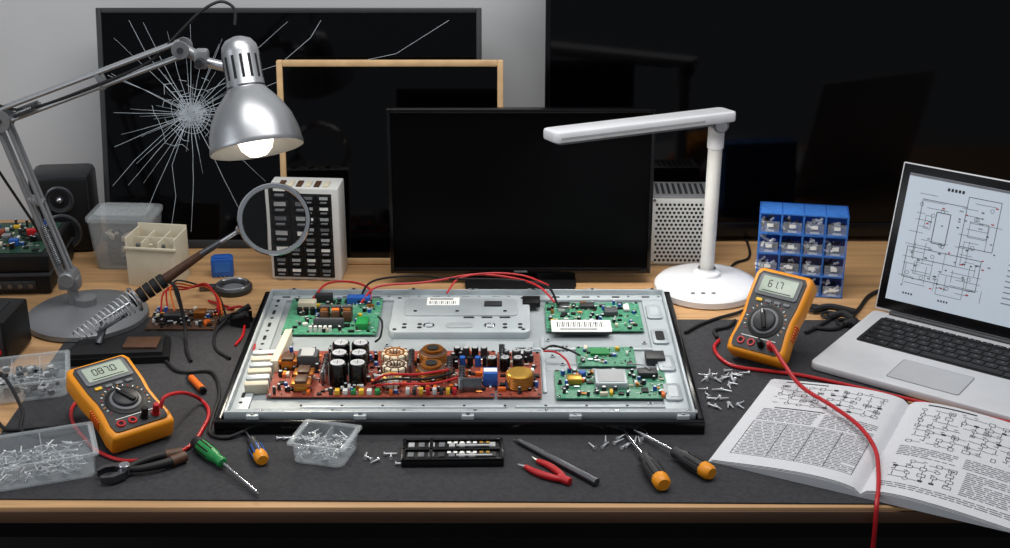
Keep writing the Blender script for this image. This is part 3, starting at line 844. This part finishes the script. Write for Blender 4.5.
# ------------------------------------------------------------------ open manual
b = B('open_service_manual', (.472, 1.678, 0), (0, 0, D(-27)))
PW, PH = .208, .290
def pz(u, v=0):
    t = min(1, abs(u)/PW)
    return .0045+.032*(t**.45)*(1-t)**1.15+.0015*math.sin(v*9+1)*t + .002*(1-t)
for side in (-1, 1):
    nu, nv = 26, 8
    for layer, (off, sh) in enumerate(((0, 0), (-.0014, .002), (-.0028, .0035))):
        vs = []; fs = []
        for i in range(nu+1):
            for j in range(nv+1):
                u = side*(PW+sh)*i/nu; v = PH*j/nv - sh*.5
                vs.append((u, v, max(.0028, pz(u, v)+off)))
        for i in range(nu):
            for j in range(nv):
                a_ = i*(nv+1)+j; fs.append([a_, a_+1, a_+nv+2, a_+nv+1])
        if layer == 2:
            edge = [i*(nv+1) for i in range(nu+1)]
            for e_ in (edge, [i*(nv+1)+nv for i in range(nu+1)], [nu*(nv+1)+j for j in range(nv+1)]):
                st = len(vs)
                for q in e_: vs.append((vs[q][0], vs[q][1], .0026))
                for a_ in range(len(e_)-1): fs.append([e_[a_], e_[a_+1], st+a_+1, st+a_])
        b.add(vs, fs, 'paper')
def ik(u0, v0, u1, v1, w_=.0011, k='ink'):
    n = max(1, int(abs(u1-u0)/.012))
    for i in range(n):
        a0 = i/n; a1 = (i+1)/n
        ua, va, ub, vb = u0+(u1-u0)*a0, v0+(v1-v0)*a0, u0+(u1-u0)*a1, v0+(v1-v0)*a1
        A = Vector((ua, va, pz(ua, va)+.0005)); Bv = Vector((ub, vb, pz(ub, vb)+.0005))
        b.line(A, Bv, w_, k)
rr = random.Random(5)
def textblock(u0, u1, vtop, n, dv=.0052):
    for i in range(n):
        u = u0; end = u1-(rr.uniform(.0, .05) if i % 5 == 4 else 0)
        while u < end-.006:
            L = min(rr.uniform(.006, .018), end-u); ik(u, vtop-i*dv, u+L, vtop-i*dv, .0013, 'inklt'); u += L+.0022
def boxr(u0, v0, u1, v1, k='ink', w_=.0008):
    ik(u0, v0, u1, v0, w_, k); ik(u0, v1, u1, v1, w_, k); ik(u0, v0, u0, v1, w_, k); ik(u1, v0, u1, v1, w_, k)
def schem(u0, v0, u1, v1, nx, ny):
    # circuit diagram on a loose grid: parts joined by orthogonal traces
    gx = (u1-u0)/nx; gy = (v1-v0)/ny
    for i in range(nx):
        for j in range(ny):
            cx = u0+(i+.5)*gx+rr.uniform(-.1, .1)*gx; cy = v0+(j+.5)*gy+rr.uniform(-.1, .1)*gy
            t = rr.random()
            if t < .40:
                w_, h_ = gx*rr.uniform(.3, .6), gy*rr.uniform(.35, .6)
                boxr(cx-w_/2, cy-h_/2, cx+w_/2, cy+h_/2)
                if rr.random() < .4: ik(cx-w_*.3, cy, cx+w_*.3, cy, .0018)
            elif t < .58:
                q = [(cx+gx*.2*math.cos(2*pi*m/8), cy+gx*.2*math.sin(2*pi*m/8)) for m in range(9)]
                for a_, c_ in zip(q, q[1:]): ik(*a_, *c_, .0007)
            elif t < .72:
                ik(cx-gx*.18, cy, cx+gx*.18, cy, .0045)
            elif t < .9:
                for m in range(5): ik(cx-gx*.2+m*gx*.08, cy+gy*.1*(m % 2), cx-gx*.2+(m+1)*gx*.08, cy+gy*.1*((m+1) % 2), .0007)
            if i < nx-1 and rr.random() < .75: ik(cx+gx*.2, cy, cx+gx*.85, cy, .0008)
            if j < ny-1 and rr.random() < .7: ik(cx, cy+gy*.2, cx, cy+gy*.85, .0008)
            if rr.random() < .5: ik(cx-gx*.3, cy+gy*.38, cx, cy+gy*.38, .0012, 'inklt')
ik(-.185, .281, -.12, .281, .0022)
schem(-.190, .195, -.022, .275, 9, 5)
ik(-.175, .186, -.10, .186, .002); textblock(-.19, -.105, .179, 8); textblock(-.098, -.02, .179, 8)
for i in range(13): ik(-.19, .135-i*.009, -.02, .135-i*.009, .0007)
for u in (-.19, -.14, -.10, -.06, -.02): ik(u, .135, u, .027, .0007)
textblock(-.185, -.02, .1305, 12, .009)
ik(.03, .280, .10, .280, .003)
schem(.020, .150, .190, .272, 9, 7)
textblock(.02, .10, .140, 6); textblock(.11, .19, .140, 6)
schem(.020, .040, .110, .105, 5, 4); textblock(.118, .19, .104, 13); textblock(.02, .19, .030, 3)
b.done()

# ------------------------------------------------------------------ blue drawers, psu
b = B('blue_parts_drawers', (.525, 2.40, 0), (0, 0, D(-10)))
W, Hh, Dp = .153, .153, .06
b.bb(-W/2, W/2, Dp/2-.003, Dp/2, 0, Hh, 'blueback')
for i in range(5):
    x = -W/2+.0015+i*(W-.003)/4; b.bb(x-.0015, x+.0015, -Dp/2, Dp/2, 0, Hh, 'bluetr', .0005)
    zz = .0015+i*(Hh-.003)/4; b.bb(-W/2, W/2, -Dp/2, Dp/2, zz-.0015, zz+.0015, 'bluetr', .0005)
for i in range(4):
    for j in range(4):
        x = -W/2+(i+.5)*W/4; zz = (j+.5)*Hh/4
        b.box((x, -Dp/2-.001, zz-.006), (.032, .002, .020), 'clearlid', .0008)
        b.box((x, -Dp/2-.004, zz-.012), (.016, .006, .003), 'clear', .001)
        for q in range(14):
            a_ = R.uniform(0, pi); p = Vector((x+R.uniform(-.013, .006), -Dp/2+.005+R.uniform(0, .014), zz-.013+R.uniform(0, .018)))
            b.cyl(p, p+Vector((math.cos(a_)*.009, .003, math.sin(a_)*.007)), .0024, R.choice(['captop', 'label', 'captop', 'dkgrey', 'labeldk', 'black']), n=7)
        b.box((x, -Dp/2-.0022, zz-.003), (.011, .0006, .006), 'label')
b.done()

b = B('perforated_power_supply', (.324, 2.557, 0), (0, 0, D(-1)))
W, Hh, Dp = .112, .138, .084
b.bb(-W/2, W/2, -Dp/2, Dp/2, .0, Hh, 'lampgrey', .003)
b.bb(-W/2+.004, W/2-.004, -Dp/2-.001, -Dp/2+.001, .005, Hh-.005, 'whitepl', .0008)
for j in range(15):
    for i in range(12):
        x = -W/2+.012+i*.008+(j % 2)*.004; zz = .012+j*.0078
        if x > W/2-.008: continue
        b.add([(x+.0029*math.cos(q*pi/3), -Dp/2-.0013, zz+.0029*math.sin(q*pi/3)) for q in range(6)], [list(range(6))], 'hole')
for x in (-W/2+.007, W/2-.007):
    for zz in (.008, Hh-.008): b.cyl((x, -Dp/2, zz), (x, -Dp/2-.003, zz), .003, 'chrome', n=10)
for i in range(9): b.box((-W/2+.014+i*.0105, 0, Hh+.0002), (.005, .06, .0008), 'hole')
b.done()

# ------------------------------------------------------------------ screws & trays
def screw(b, p, a, L=.016, tz=0, r=.0015):
    p = Vector(p); d_ = Vector((math.cos(a)*math.cos(tz), math.sin(a)*math.cos(tz), math.sin(tz)))
    b.cyl(p, p+d_*L, r, 'captop', r*.5, n=7); b.cyl(p-d_*.0018, p, r*2.1, 'captop', r*1.7, n=9)
def tray(name, loc, yaw, W, Dd, H, nx, ny, n, lid=False, seed=0, fill='s'):
    r = random.Random(seed); b = B(name, loc, (0, 0, D(yaw))); t = .0016
    tub(b, W*.95, Dd*.95, W, Dd, H, 'clear', t)
    for i in range(1, nx): b.bb(-W/2+i*W/nx-.0008, -W/2+i*W/nx+.0008, -Dd/2+.003, Dd/2-.003, t, H*.92, 'clear')
    for i in range(1, ny): b.bb(-W/2+.003, W/2-.003, -Dd/2+i*Dd/ny-.0008, -Dd/2+i*Dd/ny+.0008, t, H*.92, 'clear')
    for q in range(n):
        p = (r.uniform(-W*.42, W*.36), r.uniform(-Dd*.40, Dd*.36), t+.004+r.uniform(0, H*.45))
        if fill == 's' or r.random() < .4: screw(b, p, r.uniform(0, 6.28), .013, r.uniform(-.3, .5), .0012)
        elif r.random() < .5: b.zc(p[0], p[1], p[2], p[2]+.004, .005, r.choice(['captop', 'steel', 'dkgrey', 'black']), 10)
        else: b.box(p, (.010, .007, .006), r.choice(['steel', 'whitepl', 'dkgrey', 'black', 'grey']), .001, (0, 0, r.uniform(0, 3)))
    for (a_, c_, w_, d_) in ((0, Dd/2, W, .004), (0, -Dd/2, W, .004), (W/2, 0, .004, Dd), (-W/2, 0, .004, Dd)):
        b.box((a_, c_, H-.001), (w_+.004, d_, .004), 'clear', .001)
    for x in (-W*.3, W*.3): b.box((x, -Dd/2-.002, H*.7), (.014, .004, H*.4), 'clear', .001)
    if lid: b.box((0, 0, H+.002), (W+.003, Dd+.003, .0025), 'clearlid', .001)
    b.done()
tray('screw_organizer_tray', (-.735, 2.005, .0028), 16, .125, .105, .030, 3, 3, 110, False, 1, 'm')
tray('screw_organizer_tray', (-.635, 1.752, .0028), 20, .138, .095, .036, 2, 2, 120, False, 2)
tray('screw_organizer_tray', (-.252, 1.795, .0028), -14, .078, .072, .030, 2, 1, 75, False, 3)

def pile(pts, seed, L=.014, ang=None):
    r = random.Random(seed); b = B('loose_screws')
    for x, y in pts: screw(b, (x, y, .0058), r.uniform(0, 6.28) if ang is None else D(ang)+r.gauss(0, .35), L*r.uniform(.8, 1.1), 0)
    b.done()
r = random.Random(9)
pile([(.330+r.uniform(-.022, .03), 2.03+r.gauss(0, .018)) for i in range(18)]+[(.335+r.uniform(-.03, .02), 1.965+r.uniform(-.03, .03)) for i in range(12)]+[(.345+.012*i, 2.035+r.uniform(-.015,.015)) for i in range(4)], 1)
pile([(.130+.0075*i+r.uniform(-.004, .004), 1.806+.006*(i % 5)+r.uniform(-.004, .004)) for i in range(10)], 2, .020, 70)
pile([(-.195+.009*i, 1.775+r.uniform(-.014, .014)) for i in range(7)], 3, .016)
pile([(-.325+.010*i, 1.836-.001*i+r.uniform(-.004, .004)) for i in range(6)], 4, .013, 10)

# ------------------------------------------------------------------ hand tools
def screwdriver(loc, yaw, hl, shaft, hk, endk, r=.011, mid=None, rs=.0024):
    b = B('screwdriver', loc, (0, 0, D(yaw)))
    X0 = Matrix.Translation((0, 0, r+.0005)) @ frame_from((1, 0, 0))
    b.lathe([(0,0),(r*.7,.0),(r*.95,.004),(r,.012),(r*.98,.018)], endk, X0, 20)
    b.lathe([(r*.98,.018),(r,.03),(r*1.0,hl*.6),(r*.82,hl*.75),(r*.68,hl*.85),(r*.8,hl*.95),(r*.6,hl),(0,hl)], hk, X0, 20)
    for i in range(8):
        a = 2*pi*i/8
        b.box((hl*.42, r*.96*math.cos(a), r+.0005+r*.96*math.sin(a)), (hl*.4, r*.22, r*.22), mid or 'rubber', .0008, (a, 0, 0))
    b.cyl((hl-.002, 0, r+.0005), (hl+shaft*.92, 0, rs+.004), rs, 'chrome', n=12)
    b.cyl((hl+shaft*.92, 0, rs+.004), (hl+shaft, 0, rs+.0035), rs, 'steeldk', rs*.4, n=12)
    b.done()
screwdriver((-.438, 1.812, .0025), -51, .080, .098, 'green', 'rubber', .0100, 'black')
screwdriver((-.334, 1.757, .0025), 113, .062, .050, 'dkgrey', 'orange', .0100, 'blue')
screwdriver((.212, 1.687, .0025), 104, .082, .100, 'dkgrey', 'orange', .0118, 'black')
screwdriver((.280, 1.718, .0025), 125, .078, .108, 'dkgrey', 'orange', .0112, 'black')

b = B('pliers', (-.515, 1.735, .003), (0, 0, D(32)))
for s_ in (-1, 1):
    b.tube([(.076, .006*s_, .008), (.048, .012*s_, .009), (.018, .009*s_, .009), (0, .002*s_, .009)], lambda t: .0072-.003*t, 'rubber', n=12)
    b.tube([(.080, .006*s_, .008), (.058, .010*s_, .008)], .0078, 'brown', n=12)
    b.prism([(.004,.002*s_),(-.008,.014*s_),(-.026,.018*s_),(-.040,.012*s_),(-.040,.005*s_),(-.028,.010*s_),(-.016,.007*s_),(-.008,-.004*s_)], .003+.003*(s_ > 0), .013+.002*(s_ > 0), 'steeldk')
b.zc(-.004, 0, .002, .018, .008, 'steel', 20, .001)
b.done()

b = B('memory_module_case', (-.073, 1.786, .0025), (0, 0, D(1)))
b.box((0, 0, .005), (.142, .060, .010), 'black', .0015)
for y in (-.028, .028, .0): b.box((0, y, .0115), (.142, .005, .004), 'blackgl', .001)
for x in (-.068, .068, -.03): b.box((x, 0, .0115), (.005, .06, .004), 'blackgl', .001)
rq = random.Random(2)
for row in (-.014, .014):
    for i in range(9):
        x = -.058+i*.0142
        b.box((x, row, .0108), (.0085, .012, .003), rq.choice(['grey', 'dkgrey', 'labeldk']), .0006)
    b.box((.03, row-.003, .0118), (.05, .004, .0022), 'labeldk', .0004)
    for i in range(7): b.box((-.005+i*.009, row+.004, .0127), (.005, .005, .0006), 'gold' if i > 4 else 'label')
b.done()

b = B('metal_scriber')
b.cyl((.021, 1.822, .0075), (.124, 1.705, .0085), .0042, 'steeldk', .0056, n=14, ch=.0006)
b.cyl((.021, 1.822, .0075), (.012, 1.832, .0045), .0040, 'steel', .0006, n=12)
b.done()
b = B('tweezers')
jn = Vector((.082, 1.712, .008))
for tip, bow in (((.018, 1.757), -.005), ((.038, 1.777), .005)):
    t_ = Vector((tip[0], tip[1], .007)); dd = jn-t_; nn = Vector((-dd.y, dd.x, 0)).normalized()
    b.tube([t_+dd*.16, t_+dd*.45+nn*bow, t_+dd*.8+nn*bow*.8, jn], lambda t: .0034+.0016*math.sin(pi*min(1, t*1.1)), 'red', n=12)
    b.cyl(t_, t_+dd*.18, .0010, 'steel', .003, n=10)
b.cyl(jn-Vector((.010, -.008, 0)), jn+Vector((.006, -.005, 0)), .0058, 'red', n=14, ch=.001)
b.done()
b = B('trimming_tool')
b.cyl((-.487, 2.025, .0085), (-.462, 1.985, .0085), .0055, 'orange2', .0058, n=14, ch=.001); b.cyl((-.487, 2.025, .0085), (-.497, 2.04, .006), .0035, 'black', .001, n=10)
b.cyl((-.462, 1.985, .0085), (-.458, 1.978, .0085), .005, 'black', n=12)
b.done()

# ------------------------------------------------------------------ cables
def cable(name, pts, r, k):
    b = B(name); b.tube(pts, r, k, n=8, sm=8); b.done()
cable('red_test_lead', [(-.487,1.828,.057),(-.481,1.838,.070),(-.468,1.89,.05),(-.458,1.945,.012),(-.440,1.92,.006),(-.437,1.87,.006),(-.452,1.80,.006),(-.52,1.768,.006),(-.572,1.795,.006),(-.602,1.835,.006),(-.63,1.88,.006),(-.645,1.93,.006),(-.635,1.98,.006)], .0028, 'red')
cable('black_test_lead', [(-.84,1.90,.006),(-.775,1.90,.006),(-.745,1.885,.008),(-.72,1.86,.006),(-.68,1.865,.006),(-.65,1.87,.006)], .003, 'rubber')
cable('black_cable', [(-.88,1.93,.006),(-.80,1.93,.05),(-.76,1.96,.05),(-.71,1.90,.02),(-.70,1.86,.006),(-.67,1.84,.006),(-.64,1.845,.006),(-.615,1.855,.006)], .0028, 'rubber')
cable('black_cable', [(-.54,2.09,.006),(-.52,2.06,.006),(-.50,2.05,.006),(-.46,2.05,.006),(-.435,1.98,.006),(-.43,1.90,.006),(-.425,1.85,.006),(-.40,1.835,.006),(-.375,1.85,.0085)], .0026, 'rubber')
cable('red_wire', [(-.52,2.34,.004),(-.47,2.30,.006),(-.475,2.28,.014),(-.45,2.29,.012),(-.435,2.20,.006),(-.44,2.15,.006)], .0022, 'red')
cable('red_test_lead', [(.409,2.045,.050),(.412,2.031,.060),(.425,2.0,.045),(.445,1.955,.028),(.478,1.885,.030),(.502,1.825,.030),(.511,1.765,.026),(.503,1.71,.020),(.494,1.672,.016),(.488,1.652,.010),(.486,1.643,-.004),(.486,1.640,-.05),(.486,1.640,-.22)], .0032, 'red')
cable('red_test_lead', [(.352,2.17,.006),(.340,2.14,.006),(.345,2.10,.006),(.365,2.07,.006),(.42,2.052,.006),(.47,2.035,.006),(.56,1.985,.006),(.64,1.935,.007),(.74,1.873,.009),(.90,1.80,.006)], .0030, 'red')
cable('black_cable', [(.30,2.20,.006),(.325,2.23,.006),(.36,2.26,.005),(.40,2.285,.005),(.45,2.32,.006),(.50,2.33,.005),(.56,2.28,.005),(.53,2.23,.006),(.50,2.20,.006)], .003, 'rubber')
cable('black_test_lead', [(.350,2.18,.006),(.35,2.21,.006),(.375,2.225,.006),(.39,2.25,.006)], .003, 'rubber')
cable('black_cable', [(.515,2.22,.006),(.56,2.22,.006),(.61,2.30,.004),(.65,2.37,.004),(.72,2.42,.004)], .0035, 'rubber')
b = B('clip_leads')
for i in range(3):
    y = 2.29-.03*i
    b.tube([(.53+.02*i, y, .008), (.56+.015*i, y+.005, .012), (.60-.01*i, y-.01, .009)], .006, 'rubber')
    b.torus((.535+.02*i, y+.012, .006), .013, .0028, 'rubber')
b.done()

# ------------------------------------------------------------------ camera & lights
sc = bpy.context.scene
cam = bpy.data.cameras.new('camera'); co = bpy.data.objects.new('camera', cam); sc.collection.objects.link(co)
co.location = (0, 0, 1.0); co.rotation_euler = (D(68), 0, 0); cam.sensor_width = 36; cam.lens = 36*1450/1010
cam.clip_start = .05
sc.camera = co
def area(name, loc, tgt, sx, sy, e, col=(1, 1, 1)):
    l = bpy.data.lights.new(name, 'AREA'); l.shape = 'RECTANGLE'; l.size = sx; l.size_y = sy; l.energy = e; l.color = col
    o = bpy.data.objects.new(name, l); sc.collection.objects.link(o); o.location = loc
    o.rotation_euler = (Vector(tgt)-Vector(loc)).to_track_quat('-Z', 'Y').to_euler()
area('ceiling_softbox', (.05, 1.85, 1.75), (.05, 2.15, 0), 1.8, .8, 29, (1, .985, .965))
area('side_softbox', (-1.9, 1.2, 1.0), (0, 2.2, .1), .9, .9, 7, (.92, .96, 1))
l = bpy.data.lights.new('lamp_bulb_light', 'SPOT'); l.energy = 3.5; l.color = (1, .88, .7); l.spot_size = D(120); l.spot_blend = .6; l.shadow_soft_size = .03
o = bpy.data.objects.new('lamp_bulb_light', l); sc.collection.objects.link(o); o.location = O-ax*.045; o.rotation_euler = (-ax).to_track_quat('-Z', 'Y').to_euler()
area('led_lamp_light', (.21, 2.325, .300), (.2, 2.28, 0), .25, .03, 1.0, (1, .96, .9))
wd = bpy.data.worlds.new('world'); sc.world = wd; wd.use_nodes = True
wd.node_tree.nodes['Background'].inputs['Color'].default_value = (.78, .83, .9, 1)
wd.node_tree.nodes['Background'].inputs['Strength'].default_value = .26
sc.view_settings.view_transform = 'Standard'
for o in sc.objects:
    if o.parent is None: o.location.z += .75
